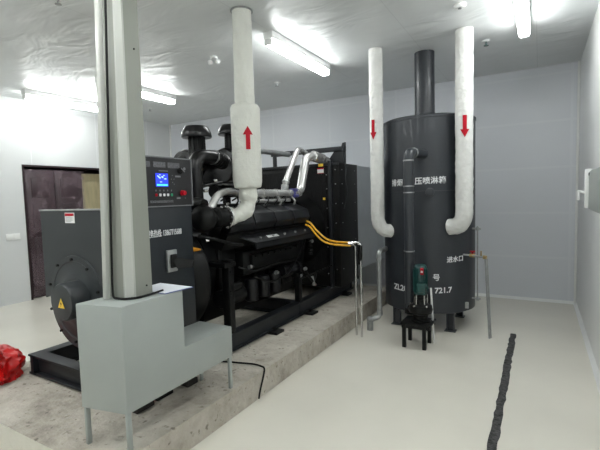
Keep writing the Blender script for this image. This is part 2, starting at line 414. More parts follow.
# ------------------------------------------------------------------ square column, conduit and black cable
cx0, cx1, cy0, cy1, cz = -2.155, -1.975, 1.485, 1.64, 1.003
t = thing('clad_column', 'tall grey-cream square duct column rising from the stepped grey cabinet', 'column', ((cx0+cx1)/2, (cy0+cy1)/2, cz))
def lean(b):      # the cladding narrows a little towards the ceiling
    for v in b.bm.verts:
        if v.co.z > 2: v.co.x += .075*(cx1-v.co.x)/(cx1-cx0); v.co.y += .03*(cy1-v.co.y)/(cy1-cy0)
b = MB(); b.prism([(cx0, cy0, cz), (cx1-.04, cy0, cz), (cx1, cy0+.035, cz), (cx1, cy1, cz), (cx0, cy1, cz)], (0, 0, H-cz)); lean(b); obj('cladding', b, M_col, t, 20)
b = MB(); b.prism([(cx1-.046, cy0-.005, cz), (cx1-.028, cy0-.007, cz), (cx1+.006, cy0+.024, cz), (cx1+.005, cy0+.038, cz), (cx1, cy0+.035, cz), (cx1-.04, cy0, cz)], (0, 0, H-cz)); lean(b); obj('corner_strip', b, M_colr, t, 20)
b = MB()
for yy, zz in ((1.60, 1.06), (1.60, 2.4)): b.cyl((cx1, yy, zz), (cx1+.004, yy, zz), .005, seg=10)
obj_each('rivet', b, M_rubber, t)
b = MB(); b.box(cx0+.0, cx1+.01, cy1-.03, cy1+.012, cz, cz+.008); obj('foot_flange', b, M_galv, t)
b = MB(); b.box(-2.135, -2.100, 1.428, 1.452, cz, H, .003)
for v in b.bm.verts:
    if v.co.z > 2: v.co.x += .065; v.co.y += .03
tag(obj('cable_trunking', b, M_colr), 'slim white vertical trunking strip left of the square column', 'trunking')
b = MB(); b.tube([(-2.018, 1.492, H), (-2.092, 1.462, 1.1), (-2.09, 1.46, 1.04), (-2.08, 1.455, 1.009), (-1.99, 1.46, 1.009), (-1.945, 1.52, 1.009), (-1.94, 1.62, 1.012), (-1.955, 1.70, 1.012)], .0065, 8, .03)
tag(obj('black_cable', b, M_rubber), 'black cable running down beside the square column onto the cabinet', 'cable')

# ------------------------------------------------------------------ stepped grey cabinet
t = thing('stepped_cabinet', 'light grey stepped metal cable cabinet standing on legs in front of the generator', 'cabinet', (-2.04, 1.77, .2))
xa, xb = -2.19, -1.885
ya, yb, yc = 1.32, 1.79, 2.235
b = MB(); b.prism([(xb, ya+.04, .415), (xb, ya+.04, 1.0), (xb, yb, 1.0), (xb, yb, .645), (xb, yc, .645), (xb, yc, .43)], (xa-xb, 0, 0))
# left end sits a little nearer: the cabinet is slightly skewed
for v in b.bm.verts:
    v.co.y -= (v.co.x-xb)/(xa-xb)*.06 if v.co.y < 1.5 else 0
bmesh.ops.bevel(b.bm, geom=b.bm.edges[:], offset=.004, segments=2, affect='EDGES', profile=.5)
obj('body', b, M_greybox, t, 25)
for (lx, ly, zt) in ((xb-.022, ya+.042, .418), (xa+.003, ya-.012, .418), (xb-.022, yc-.035, .435), (xa+.003, yc-.035, .435)):
    b = MB(); b.box(lx, lx+.02, ly, ly+.026, .2, zt, .002); obj('leg', b, M_greybox, t)
b = MB(); b.box(xb, xb+.001, 1.60, 1.68, .99, .999)
t2 = thing('paper_sheet', 'white sheet with blue underside lying on the stepped cabinet', 'paper', (-2.05, 1.75, 1.002))
b = MB(); b.prism([(-1.895, 1.66, 1.006), (-1.875, 1.86, 1.006), (-2.16, 1.86, 1.006), (-2.15, 1.66, 1.006)], (0, 0, .002)); obj('sheet', b, M_paper, t2)
b = MB(); b.prism([(-1.89, 1.66, 1.002), (-1.87, 1.865, 1.002), (-2.16, 1.865, 1.002), (-2.15, 1.66, 1.002)], (0, 0, .003)); obj('backing_card', b, M_pblue, t2)

# ------------------------------------------------------------------ generator set
AX = -2.9
G = thing('diesel_generator', 'large black diesel generator set on a steel skid with radiator', 'generator', (AX, 3.5, .2))
gz0, gz1 = .215, .37
b = MB()
def ibeam_y(x0, x1, y0, y1):     # x0 outer side
    b.box(x0, x1, y0, y1, gz1-.016, gz1, .003); b.box(x0, x1, y0, y1, gz0, gz0+.016, .003); xm = (x0+x1)/2; b.box(xm-.02, xm+.02, y0, y1, gz0+.01, gz1-.01)
ibeam_y(-2.40, -2.30, 1.66, 5.45); ibeam_y(-3.48, -3.38, 1.66, 5.45)
for yy in (1.66, 2.62, 3.9, 5.35):
    b.box(-3.48, -2.30, yy, yy+.10, gz1-.016, gz1+.001, .003); b.box(-3.48, -2.30, yy, yy+.1, gz0-.001, gz0+.016, .003); b.box(-3.46, -2.32, yy+.04, yy+.07, gz0+.01, gz1-.01)
obj('skid', b, M_skid, G)
for yy in (1.9, 3.36, 4.1, 5.1):
    for xx in (-2.28, -3.5):
        b = MB(); b.box(xx-.07, xx+.07, yy-.07, yy+.07, .201, .226, .004); b.cyl((xx, yy, .226), (xx, yy, .25), .02, seg=6)
        obj('isolator_pad', b, M_rubber, G)
# --- alternator
alt = obj('alternator', MB().lathe([(.33, 1.80), (.37, 1.84), (.37, 2.05), (.38, 2.06), (.38, 2.40), (.36, 2.45)], (AX, 0, .84), (0, 1, 0), 48), M_black, G)
# lathe axis (0,1,0): heights run along +Y
b = MB(); pl = []
hw = .43; zc = .84; R = .365
pl = [(AX-hw, 1.75, 1.5), (AX+hw, 1.75, 1.5), (AX+hw, 1.75, zc-.02)]
for k in range(0, 25):
    a = -PI*k/24; pl.append((AX+R*math.cos(a), 1.75, zc+R*math.sin(a)))
pl.append((AX-hw, 1.75, zc-.02))
b.prism(pl, (0, .03, 0)); obj('end_plate', b, M_dgrey, G)
b = MB(); b.box(AX-hw+.01, AX+hw-.01, 1.78, 2.32, 1.12, 1.49, .01); obj('terminal_box', b, M_dgrey, G)
b = MB(); b.box(AX-hw-.004, AX+hw+.004, 1.742, 1.79, 1.494, 1.505, .002); obj('plate_rim', b, M_galv, G)
b = MB(); b.lathe([(.33, 0), (.327, -.008), (.29, -.010), (.285, -.006), (.20, -.008), (.19, -.014), (.155, -.016)], (AX-.02, 1.75, zc), (0, 1, 0), 48); ef = obj('end_flange', b, M_dgrey, G)
b = MB()
for k in range(10):
    a = 2*PI*k/10+.3; b.cyl((AX-.02+.305*math.cos(a), 1.73, zc+.305*math.sin(a)), (AX-.02+.305*math.cos(a), 1.715, zc+.305*math.sin(a)), .010, seg=6)
obj_each('flange_bolt', b, M_rubber, ef)
b = MB(); b.lathe([(.135, .0), (.135, -.12), (.125, -.135), (.001, -.14)], (AX+.03, 1.74, zc+.02), (0, 1, 0), 40); hub = obj('bearing_hub', b, M_dgrey, G)
hx, hy, hz = AX+.04, 1.597, zc+.015
b = MB(); b.prism([(hx-.038, hy, hz-.03), (hx+.038, hy, hz-.03), (hx, hy, hz+.038)], (0, .002, 0)); st = obj('warning_triangle', b, M_yelp, hub)
b = MB(); b.prism([(hx+.006, hy-.001, hz+.022), (hx-.009, hy-.001, hz-.004), (hx+.0, hy-.001, hz-.004), (hx-.006, hy-.001, hz-.024), (hx+.011, hy-.001, hz+.004), (hx+.002, hy-.001, hz+.004)], (0, .001, 0)); b2 = b
obj('lightning_mark', b, M_rubber, hub)
b = MB(); b.box(-3.0, -2.885, 1.746, 1.749, 1.405, 1.48); lb = obj('rating_label', b, M_white, G)
b = MB(); b.box(-2.995, -2.89, 1.744, 1.746, 1.455, 1.475); obj('label_heading', b, M_red, lb)
b = MB()
for k in range(4): b.box(-2.99, -2.9-random.uniform(0, .03), 1.7445, 1.746, 1.415+k*.009, 1.4175+k*.009)
obj_each('label_print', b, M_dim, lb)
# --- flywheel housing and its posts
b = MB(); b.lathe([(.38, 2.40), (.47, 2.44), (.49, 2.47), (.50, 2.60), (.47, 2.64), (.40, 2.68)], (AX, 0, .86), (0, 1, 0), 48)
for k in range(14):
    a = 2*PI*k/14; b.cyl((AX+.45*math.cos(a), 2.44, .86+.45*math.sin(a)), (AX+.45*math.cos(a), 2.41, .86+.45*math.sin(a)), .011, seg=6)
fh = obj('flywheel_housing', b, M_black, G)
b = MB(); x = AX+.44; b.prism([(-2.474, 2.50, 1.135), (-2.474, 2.56, 1.135), (-2.46, 2.56, 1.10), (-2.46, 2.50, 1.10)], (.004, 0, 0)); 
b = MB(); b.box(-2.47, -2.43, 2.56, 2.62, 1.14, 1.143); 
b = MB(); b.prism([(-2.51, 2.50, 1.148), (-2.51, 2.58, 1.148), (-2.48, 2.58, 1.117), (-2.48, 2.50, 1.117)], (.006, 0, .006)); obj('orange_sticker', b, M_org, fh)
for sx, xx in ((1, -2.35), (-1, -3.43)):
    b = MB(); b.box(xx-.04, xx+.04, 2.73, 2.80, gz1, 1.02, .006); b.box(xx-.05*1 - (.12 if sx > 0 else 0), xx+.05+(.12 if sx < 0 else 0), 2.67, 2.82, .96, 1.0, .004)
    for zz in (.92, 1.0, .75, .72): b.cyl((xx+sx*.045, 2.745, zz), (xx+sx*.055, 2.745, zz), .010, seg=6)
    obj('engine_mount', b, M_black, G)
    b = MB(); b.box(xx-.03, xx+.03, 3.93, 4.0, gz1, .70, .004); b.box(xx-(.15 if sx > 0 else .03), xx+(.03 if sx > 0 else .15), 3.9, 4.03, .66, .70, .004)
    obj('engine_mount', b, M_black, G)
# --- block, sump, heads
b = MB(); b.prism([(AX-.30, 2.72, .62), (AX+.30, 2.72, .62), (AX+.36, 2.72, 1.0), (AX+.28, 2.72, 1.22), (AX-.28, 2.72, 1.22), (AX-.36, 2.72, 1.0)], (0, 1.78, 0))
for k in range(6):
    yy = 2.85+k*.27; b.box(AX+.29, AX+.375, yy, yy+.05, .66, 1.12, .01); b.box(AX-.375, AX-.29, yy, yy+.05, .66, 1.12, .01)
obj('engine_block', b, M_black, G)
b = MB(); b.prism([(AX-.26, 2.8, .62), (AX+.26, 2.8, .62), (AX+.2, 2.8, .40), (AX-.2, 2.8, .40)], (0, 1.6, 0)); obj('sump', b, M_black, G)
for sx in (1, -1):
    b = MB(); b.prism([(AX+sx*.16, 2.84, 1.18), (AX+sx*.42, 2.84, 1.08), (AX+sx*.50, 2.84, 1.22), (AX+sx*.24, 2.84, 1.36)], (0, 1.5, 0))
    hd = obj('cylinder_head', b, M_black, G)
    for k in range(4):
        y0 = 2.87+k*.365
        b = MB(); b.prism([(AX+sx*.24, y0, 1.37), (AX+sx*.50, y0, 1.24), (AX+sx*.535, y0, 1.31), (AX+sx*.50, y0, 1.40), (AX+sx*.33, y0, 1.475), (AX+sx*.25, y0, 1.46)], (0, .35, 0))
        bmesh.ops.bevel(b.bm, geom=b.bm.edges[:], offset=.008, segments=2, affect='EDGES', profile=.5)
        obj('valve_cover', b, M_vcov, G)
# lower heat-shield tray with raised white print
b = MB(); n = V((.8, 0, .6))
b.prism([(-2.42, 3.02, 1.20), (-2.42, 4.3, 1.20), (-2.29, 4.28, 1.13), (-2.29, 3.12, 1.13)], (0, 0, -.012)); b.box(-2.31, -2.29, 3.12, 4.28, 1.07, 1.13, .003)
sh = obj('side_shield', b, M_vcov, G)
b = MB()
for k in range(5):
    yy = 3.25+k*.22; b.cyl((-2.34, yy, 1.155), (-2.335, yy, 1.17), .012, seg=8)
obj_each('shield_bolt', b, M_galv, sh)
b = MB()
for k in range(9):
    yy = 3.38+k*.022; b.prism([(-2.36, yy, 1.1695), (-2.36, yy+.012, 1.1695), (-2.325, yy+.012, 1.151), (-2.325, yy, 1.151)], (0, 0, .003))
obj_each('shield_print', b, M_ink, sh)
# oil cooler, filters, starter, pump and pipes on the visible side
b = MB(); b.box(-2.56, -2.44, 3.1, 4.2, .80, 1.04, .03); b.box(-2.46, -2.40, 3.2, 4.1, .86, 1.0, .02)
for k in range(8): b.cyl((-2.40, 3.25+k*.11, .98), (-2.385, 3.25+k*.11, .98), .012, seg=6)
obj('oil_cooler', b, M_black, G)
for yy in (3.16, 3.36, 3.56):
    b = MB(); b.lathe([(.05, 0), (.065, .01), (.068, .18), (.06, .21), (.04, .22)], (-2.40, yy, .56), (0, 0, 1), 20); obj('oil_filter', b, M_blackg, G)
b = MB(); b.cyl((-2.44, 2.74, .66), (-2.44, 3.05, .66), .08, seg=20, bev=.01); b.cyl((-2.37, 2.78, .76), (-2.37, 2.95, .76), .035, seg=14, bev=.004); obj('starter_motor', b, M_black, G)
b = MB(); b.cyl((-2.42, 3.72, .74), (-2.42, 4.0, .74), .07, seg=18, bev=.01); b.cyl((-2.42, 4.0, .74), (-2.42, 4.04, .74), .09, seg=18); b.box(-2.52, -2.42, 3.75, 3.95, .6, .8, .01); obj('fuel_pump', b, M_blackg, G)
b = MB()
b.tube([(-2.36, 3.15, .80), (-2.33, 3.4, .70), (-2.33, 3.7, .72), (-2.36, 4.05, .9), (-2.38, 4.2, 1.05)], .010, 8, .06)
b.tube([(-2.38, 2.95, .92), (-2.32, 3.1, .86), (-2.32, 3.5, .88), (-2.36, 3.95, .84)], .008, 8, .06)
b.tube([(-2.40, 4.18, .70), (-2.33, 4.25, .56), (-2.33, 4.30, .52), (-2.38, 4.45, .60)], .016, 8, .05)
b.tube([(-2.34, 4.0, .62), (-2.32, 4.3, .64), (-2.30, 4.75, .66)], .008, 8, .05)
obj('engine_pipe', b, M_black, G)
b = MB()
for (yy, zz, xx) in ((3.98, .66, -2.33), (4.10, .72, -2.33), (4.30, .50, -2.33), (3.1, .9, -2.36), (4.27, 1.02, -2.33), (3.5, .78, -2.33)): b.cyl((xx, yy-.015, zz), (xx, yy+.015, zz), .02, seg=12)
b.tube([(-2.34, 4.28, .60), (-2.32, 4.28, .52), (-2.32, 4.32, .49)], .014, 10, .02)
obj_each('hose_clamp', b, M_galv, G)
b = MB()
for i in range(5): b.cyl((-2.35, 4.27, .86+i*.045), (-2.35, 4.27, .885+i*.045), .030 if i % 2 else .024, seg=14)
obj('sensor_stack', b, M_blackg, G)
# --- turbo near the exhaust outlet
tb = MB(); tb.lathe([(.05, 2.44), (.075, 2.45), (.11, 2.49), (.115, 2.53), (.10, 2.57), (.055, 2.60), (.055, 2.64), (.085, 2.66), (.09, 2.71), (.075, 2.75), (.075, 2.80)], (-2.38, 0, 1.39), (0, 1, 0), 28)
tb.tube([(-2.38, 2.54, 1.50), (-2.45, 2.54, 1.52), (-2.58, 2.55, 1.50)], .05, 14, .04); tb.tube([(-2.42, 2.73, 1.34), (-2.52, 2.78, 1.26), (-2.58, 2.9, 1.22)], .06, 14, .05)
tu = obj('turbocharger', tb, M_black, G)
b = MB(); b.lathe([(.07, 0), (.103, .004), (.107, .014), (.103, .024), (.07, .028)], (-2.38, 2.775, 1.39), (0, 1, 0), 28); obj('clamp_band', b, M_steel, tu)
b = MB()
for k in range(10):
    a = 2*PI*k/10; b.cyl((-2.38+.092*math.cos(a), 2.775, 1.39+.092*math.sin(a)), (-2.38+.092*math.cos(a), 2.762, 1.39+.092*math.sin(a)), .009, seg=6)
obj_each('band_bolt', b, M_steel, tu)
# silver flexible pipe from the turbo, exhaust manifold rows
b = MB(); b.tube([(-2.42, 2.66, 1.47), (-2.42, 2.74, 1.58), (-2.46, 2.92, 1.62), (-2.50, 3.1, 1.60), (-2.53, 3.3, 1.58)], .034, 14, .08); obj('silver_bend', b, M_silver, G)
b = MB(); b.cyl((-2.55, 3.2, 1.595), (-2.55, 4.38, 1.595), .042, seg=18)
for k in range(5): b.cyl((-2.55, 3.35+k*.25, 1.595), (-2.55, 3.375+k*.25, 1.595), .050, seg=18)
b.cyl((-2.52, 3.2, 1.515), (-2.52, 4.1, 1.515), .02, seg=14)
obj('charge_pipe', b, M_silver, G)
b = MB()
for k in range(4): b.tube([(-2.55, 3.3+k*.3, 1.56), (-2.5, 3.31+k*.3, 1.50), (-2.55, 3.32+k*.3, 1.44)], .012, 10, .03)
obj_each('manifold_branch', b, M_silver, G)
b = MB(); b.cyl((-2.55, 4.20, 1.595), (-2.55, 4.23, 1.595), .056, seg=18, bev=.006); b.cyl((-2.51, 4.19, 1.63), (-2.51, 4.26, 1.63), .018, seg=10); b.cyl((-2.50, 4.19, 1.56), (-2.50, 4.26, 1.56), .018, seg=10); obj_each('thermostat_clamp', b, M_blue, G)
b = MB(); b.tube([(-2.60, 4.13, 1.64), (-2.60, 4.17, 1.74), (-2.60, 4.46, 2.13), (-2.66, 4.62, 2.15), (-2.7, 4.95, 2.09)], .036, 16, .07); pa = obj('thin_silver_pipe', b, M_silver, G)
b = MB(); b.cyl((-2.60, 4.13, 1.62), (-2.60, 4.145, 1.69), .044, seg=16); b.cyl((-2.60, 4.16, 1.72), (-2.60, 4.17, 1.735), .044, seg=16); obj_each('pipe_clamp', b, M_galv, pa)
b = MB(); b.tube([(-2.55, 4.33, 1.60), (-2.55, 4.42, 1.63), (-2.55, 4.58, 2.04), (-2.50, 4.72, 2.06)], .055, 18, .09)
pb = obj('thick_silver_pipe', b, M_silver, G)
b = MB()
for i in range(7): b.cyl((-2.50+i*.002, 4.68+i*.035, 2.06-i*.004), (-2.50+i*.002, 4.70+i*.035, 2.058-i*.004), .068, seg=20); b.cyl((-2.50+i*.002, 4.70+i*.035, 2.06-i*.004), (-2.50, 4.716+i*.035, 2.058-i*.004), .056, seg=20)
b.tube([(-2.49, 4.92, 2.03), (-2.47, 5.0, 2.02), (-2.44, 5.1, 1.93)], .056, 18, .05)
obj('ribbed_hose', b, M_silver, pb)
b = MB(); b.lathe([(.052, 0), (.10, .005), (.11, .03), (.12, .055), (.11, .08), (.12, .11), (.10, .14), (.06, .16)], (-2.85, 3.45, 1.60), (.3, .2, 1), 24); obj('ribbed_elbow', b, M_silver, G)
b = MB()
for i in range(12): b.cyl((-3.05+i*.0, 3.86+i*.022, 2.11+i*.002), (-3.05, 3.874+i*.022, 2.11+i*.002), .050 if i % 2 else .042, seg=16)
b.tube([(-3.05, 3.5, 1.7), (-3.05, 3.55, 2.05), (-3.05, 3.87, 2.11)], .045, 16, .1)
b.tube([(-3.05, 4.1, 2.13), (-3.05, 4.6, 2.14), (-3.05, 4.98, 2.14)], .035, 16, .1)
obj('coolant_pipe', b, M_galv, G)
# --- intake elbow, air filters and rain caps
b = MB(); b.tube([(-2.56, 2.64, 1.48), (-2.56, 2.64, 1.92), (-2.56, 2.88, 1.93), (-2.57, 3.02, 1.88)], .062, 24, .14, fs=10); b.cyl((-2.56, 2.64, 1.44), (-2.56, 2.64, 1.51), .072); ie = obj('intake_elbow', b, M_blackg, G)
b = MB(); b.cyl((-2.56, 2.87, 1.93), (-2.562, 2.885, 1.925), .069); b.cyl((-2.56, 2.64, 1.525), (-2.56, 2.64, 1.538), .067); obj_each('elbow_clamp', b, M_galv, ie)
b = MB()
for i in range(4): b.cyl((-2.565, 2.90+i*.03, 1.922-.01*i), (-2.565, 2.92+i*.03, 1.916-.01*i), .074)
obj('ribbed_cuff', b, M_rubber, ie)
def air_filter(cx, cy, z, r, capz, capr, capx, capy):
    b = MB(); b.lathe([(.03, 0), (r*.55, .005), (r*.62, .02), (r*.9, .03), (r, .06), (r, .34), (r*1.06, .35), (r*1.06, .38), (r*.9, .40), (.05, .42)], (cx, cy, z), (0, 1, 0), 36)
    b.tube([(capx, capy, z), (capx, capy, z+.1)], .075, 20)
    f = obj('air_filter', b, M_blackg, G)
    b = MB(); b.tube([(capx, capy, z+.08), (capx, capy, capz)], .066, 24)
    for k in range(10):
        a = 2*PI*k/10; b.box(capx+.068*math.cos(a)-.006, capx+.068*math.cos(a)+.006, capy+.068*math.sin(a)-.006, capy+.068*math.sin(a)+.006, z+.12, capz)
    b.cyl((capx, capy, z+.1), (capx, capy, z+.13), .08); obj('cap_neck', b, M_black, f)
    b = MB(); b.lathe([(.06, -.005), (capr*.98, -.012), (capr, .0), (capr*.96, .035), (capr*.80, .075), (capr*.72, .088), (.001, .095)], (capx, capy, capz), (0, 0, 1), 36); obj('rain_cap', b, M_blackg, f)
air_filter(-2.82, 2.72, 1.86, .15, 2.115, .135, -2.68, 2.80)
air_filter(-2.80, 3.25, 1.90, .17, 2.22, .145, -2.78, 3.42)
b = MB(); b.lathe([(.05, 0), (.13, .01), (.165, .05), (.175, .06), (.165, .08), (.05, .1)], (-2.66, 3.02, 1.82), (.45, -.75, .1), 32); obj('filter_bowl', b, M_blackg, G)
b = MB(); b.box(-2.95, -2.55, 2.6, 3.5, 1.68, 1.71, .006); b.box(-2.92, -2.86, 2.7, 2.76, 1.36, 1.69); b.box(-2.92, -2.86, 3.4, 3.46, 1.36, 1.69); obj('filter_bracket', b, M_black, G)
b = MB()
for i in range(7):
    yy = 2.9+i*.17; b.tube([(-2.5, yy, 1.47), (-2.47, yy+.03, 1.52), (-2.52, yy+.08, 1.56), (-2.6, yy+.1, 1.53)], .008, 8, .02)
b.tube([(-2.62, 2.62, 1.60), (-2.5, 2.66, 1.66), (-2.5, 2.9, 1.70), (-2.55, 3.3, 1.70)], .012, 8, .04)
b.tube([(-2.43, 2.5, 1.25), (-2.36, 2.6, 1.22), (-2.34, 2.8, 1.16), (-2.36, 3.0, 1.12)], .014, 8, .04)
b.box(-2.8, -2.6, 2.65, 3.3, 1.42, 1.50, .02); b.cyl((-2.6, 2.9, 1.62), (-2.6, 3.25, 1.62), .06, seg=18)
obj('fuel_lines', b, M_black, G)
b = MB()
for (x, yy, z) in ((-2.45, 2.62, 1.62), (-2.5, 2.80, 1.71), (-2.46, 2.9, 1.50), (-2.42, 2.50, 1.30), (-2.44, 2.6, 1.2), (-2.5, 3.05, 1.76), (-2.5, 3.15, 1.66)):
    b.cyl((x, yy, z), (x+.01, yy+.03, z+.004), .014, seg=8)
b.box(-2.62, -2.50, 2.69, 2.83, 1.44, 1.452); b.box(-2.56, -2.5, 2.92, 3.12, 1.675, 1.69)
obj_each('bright_fitting', b, M_steel, G)
# --- radiator
rx0, rx1, ry0, ry1, rz1 = -3.6, -2.2, 4.80, 5.40, 1.965
b = MB(); b.box(rx0, rx1, ry0, ry1, gz1+.002, rz1, .004); rad = obj('radiator', b, M_black, G)
b = MB(); b.box(rx0+.15, -2.38, ry0-.012, ry0, .5, 1.88); obj('radiator_core', b, M_core, rad)
b = MB(); b.box(-2.335, -2.29, ry0-.045, ry0, gz1+.0, rz1+.03, .004); b.box(rx0, rx0+.05, ry0-.04, ry0, gz1, rz1, .004); b.box(rx0, rx1+.003, ry0-.02, ry0-.0, rz1-.03, rz1+.003, .002); obj_each('radiator_post', b, M_skid, rad)
b = MB()
for zz in (.6, .95, 1.2, 1.45, 1.7, 1.88):
    for xx in (-2.25,): b.cyl((xx, ry0, zz), (xx, ry0-.012, zz), .007, seg=8)
    b.cyl((-2.37, ry0-.012, zz-.06), (-2.37, ry0-.024, zz-.06), .007, seg=8)
    for yy in (4.88, 5.3): b.cyl((rx1, yy, zz), (rx1+.008, yy, zz), .006, seg=8)
obj_each('radiator_bolt', b, M_galv, rad)
b = MB(); b.lathe([(.50, 0), (.44, -.12), (.42, -.20), (.40, -.20), (.40, 0)], (AX, ry0, 1.12), (0, 1, 0), 40); obj('fan_shroud', b, M_black, G)
b = MB(); b.cyl((AX, 4.5, 1.12), (AX, 4.68, 1.12), .08)
for k in range(7):
    a = 2*PI*k/7; c, s_ = math.cos(a), math.sin(a); u = V((c, 0, s_)); p = V((-s_, 0, c)); o0 = V((AX, 4.64, 1.12))
    b.prism([o0+u*.06-p*.03, o0+u*.38-p*.06, o0+u*.38+p*.05+V((0, -.04, 0)), o0+u*.06+p*.03+V((0, -.03, 0))], (0, .006, 0))
obj('fan', b, M_black, G)
b = MB(); b.box(-3.35, -2.2, 4.98, 5.04, 2.13, 2.19, .004); obj('lifting_beam', b, M_skid, G)
b = MB(); b.prism([(-2.46, 5.0, rz1), (-2.2, 5.0, rz1), (-2.2, 5.0, 2.24), (-2.235, 5.0, 2.235), (-2.27, 5.0, 2.15), (-2.36, 5.0, 2.13), (-2.42, 5.0, 2.05)], (0, .03, 0)); b.box(-3.33, -3.28, 5.0, 5.03, rz1, 2.15); obj_each('gusset', b, M_skid, G)
b = MB(); b.box(-2.50, -2.41, ry0-.016, ry0-.0125, 1.84, 1.91); rl = obj('radiator_label', b, M_white, G)
b = MB(); b.box(-2.50, -2.41, ry0-.018, ry0-.016, 1.895, 1.91); b.box(-2.50, -2.41, ry0-.018, ry0-.016, 1.84, 1.847); obj_each('label_border', b, M_red, rl)
b = MB(); b.box(-2.48, -2.41, ry0-.026, ry0-.022, 1.93, 1.965); obj('yellow_tag', b, M_yelp, G)
b = MB(); b.box(-2.385, -2.36, 4.70, 4.72, 1.5, 1.53); obj('yellow_tag', b, M_yelp, G)
b = MB(); b.tube([(-2.21, 4.93, 2.2), (-2.185, 4.92, 2.0), (-2.175, 4.98, 1.9), (-2.17, 4.93, 1.75), (-2.17, 4.99, 1.6), (-2.18, 4.94, 1.45), (-2.19, 4.92, 1.38)], .006, 8, .05); obj('loose_wire', b, M_dgrey, G)
# --- control cabinet
fx, y0, y1 = -2.25, 1.80, 2.28
b = MB(); b.box(fx-.33, fx, y0, y1, 1.505, 1.85, .004); b.box(fx-.33, fx-.01, y0+.005, y1-.005, .60, 1.51, .004); b.box(-2.56, -2.50, 1.83, 1.93, gz1, .6); b.box(-2.46, -2.40, 2.22, 2.30, gz1, .61)
cb = obj('control_cabinet', b, M_cab, G)
b = MB(); b.box(fx, fx+.003, y0+.006, y1-.012, 1.512, 1.842); obj('control_fascia', b, M_pcb, cb)
b = MB(); b.box(fx, fx+.006, y0, y1, 1.842, 1.85); b.box(fx, fx+.006, y0, y1, 1.505, 1.513); b.box(fx, fx+.006, y1-.009, y1, 1.505, 1.85); obj('fascia_frame', b, M_dim, cb)
F = fx+.004
b = MB(); b.box(F, F+.004, 1.94, 2.045, 1.645, 1.735); obj('screen', b, M_scr, cb)
b = MB(); random.seed(3)
for k in range(12):
    yy = 1.95+random.uniform(0, .075); zz = 1.672+random.uniform(0, .05); b.box(F+.004, F+.005, yy, yy+random.uniform(.006, .02), zz, zz+.006)
obj_each('screen_digit', b, M_scrw, cb)
b = MB(); b.box(F+.004, F+.005, 1.945, 2.04, 1.650, 1.662); obj('screen_bar', b, M_scrg, cb)
for i, mm in enumerate((M_red, M_ink, M_ink, M_ink, M_grn)):
    yy = 1.938+i*.034
    b = MB(); b.box(F, F+.006, yy-.009, yy+.009, 1.578, 1.597, .003); obj('button', b, mm, cb)
    b = MB(); b.box(F, F+.001, yy-.004, yy+.004, 1.612, 1.624); obj('button_mark', b, M_dim, cb)
b = MB(); b.lathe([(.020, 0), (.020, .006), (.013, .008), (.013, .02), (.017, .022), (.015, .03), (.001, .031)], (F, 2.175, 1.60), (1, 0, 0), 24); obj('emergency_stop', b, M_red, cb)
b = MB(); b.lathe([(.022, 0), (.022, .006), (.012, .008), (.012, .012)], (F, 2.16, 1.758), (1, 0, 0), 20); b.box(F+.012, F+.024, 2.135, 2.185, 1.754, 1.762); obj('key_switch', b, M_rubber, cb)
b = MB(); b.prism([(F+.025, 2.15, 1.772), (F+.025, 2.18, 1.748), (F+.025, 2.186, 1.753), (F+.025, 2.156, 1.777)], (.002, 0, 0)); b.cyl((F, 2.205, 1.775), (F+.003, 2.205, 1.775), .011, seg=12); obj('key', b, M_dim, cb)
b = MB()
for (a0, a1, z0) in ((1.86, 1.90, 1.775), (1.925, 2.03, 1.775), (2.05, 2.16, 1.775)):
    b.box(F, F+.001, a0, a1, z0, z0+.038)
obj_each('fascia_caption', b, mat('caption_grey', (.10, .10, .11), .5, var=.5, scale=90), cb)
b = MB()
for a0, a1, z0, z1 in ((1.97, 2.05, 1.75, 1.756), (2.115, 2.165, 1.712, 1.724), (2.12, 2.155, 1.558, 1.568)): b.box(F, F+.001, a0, a1, z0, z1)
for (yy, zz) in ((2.085, 1.72), (2.075, 1.695), (2.10, 1.695), (2.085, 1.672), (2.10, 1.66), (2.20, 1.56)): b.box(F, F+.001, yy, yy+.006, zz, zz+.006)
obj_each('fascia_mark', b, M_dim, cb)
text_flat('fascia_text', '柴油发电机组控制屏自动化', .020, (F, 1.885, 1.535), (0, 1, 0), (0, 0, 1), M_dim, cb, .85)
text_flat('fascia_text', '—————————', .016, (F, 1.89, 1.532), (0, 1, 0), (0, 0, 1), M_dim, cb, 1.0)
text_flat('hotline_text', '服务热线: 13867715688', .056, (fx-.009, 1.85, 1.305), (0, 1, 0), (0, 0, 1), M_ink, cb, .56, .0004)
b = MB(); b.box(fx-.01, fx+.012, 2.005, 2.092, 1.045, 1.20, .004); br = obj('breaker_frame', b, M_galv, cb)
b = MB(); b.box(fx+.012, fx+.03, 2.025, 2.075, 1.075, 1.17, .004); b.prism([(fx+.03, 2.04, 1.12), (fx+.03, 2.07, 1.12), (fx+.12, 2.13, 1.10), (fx+.12, 2.13, 1.07), (fx+.05, 2.05, 1.07)], (0, .02, .02)); obj('breaker_handle', b, M_rubber, cb)

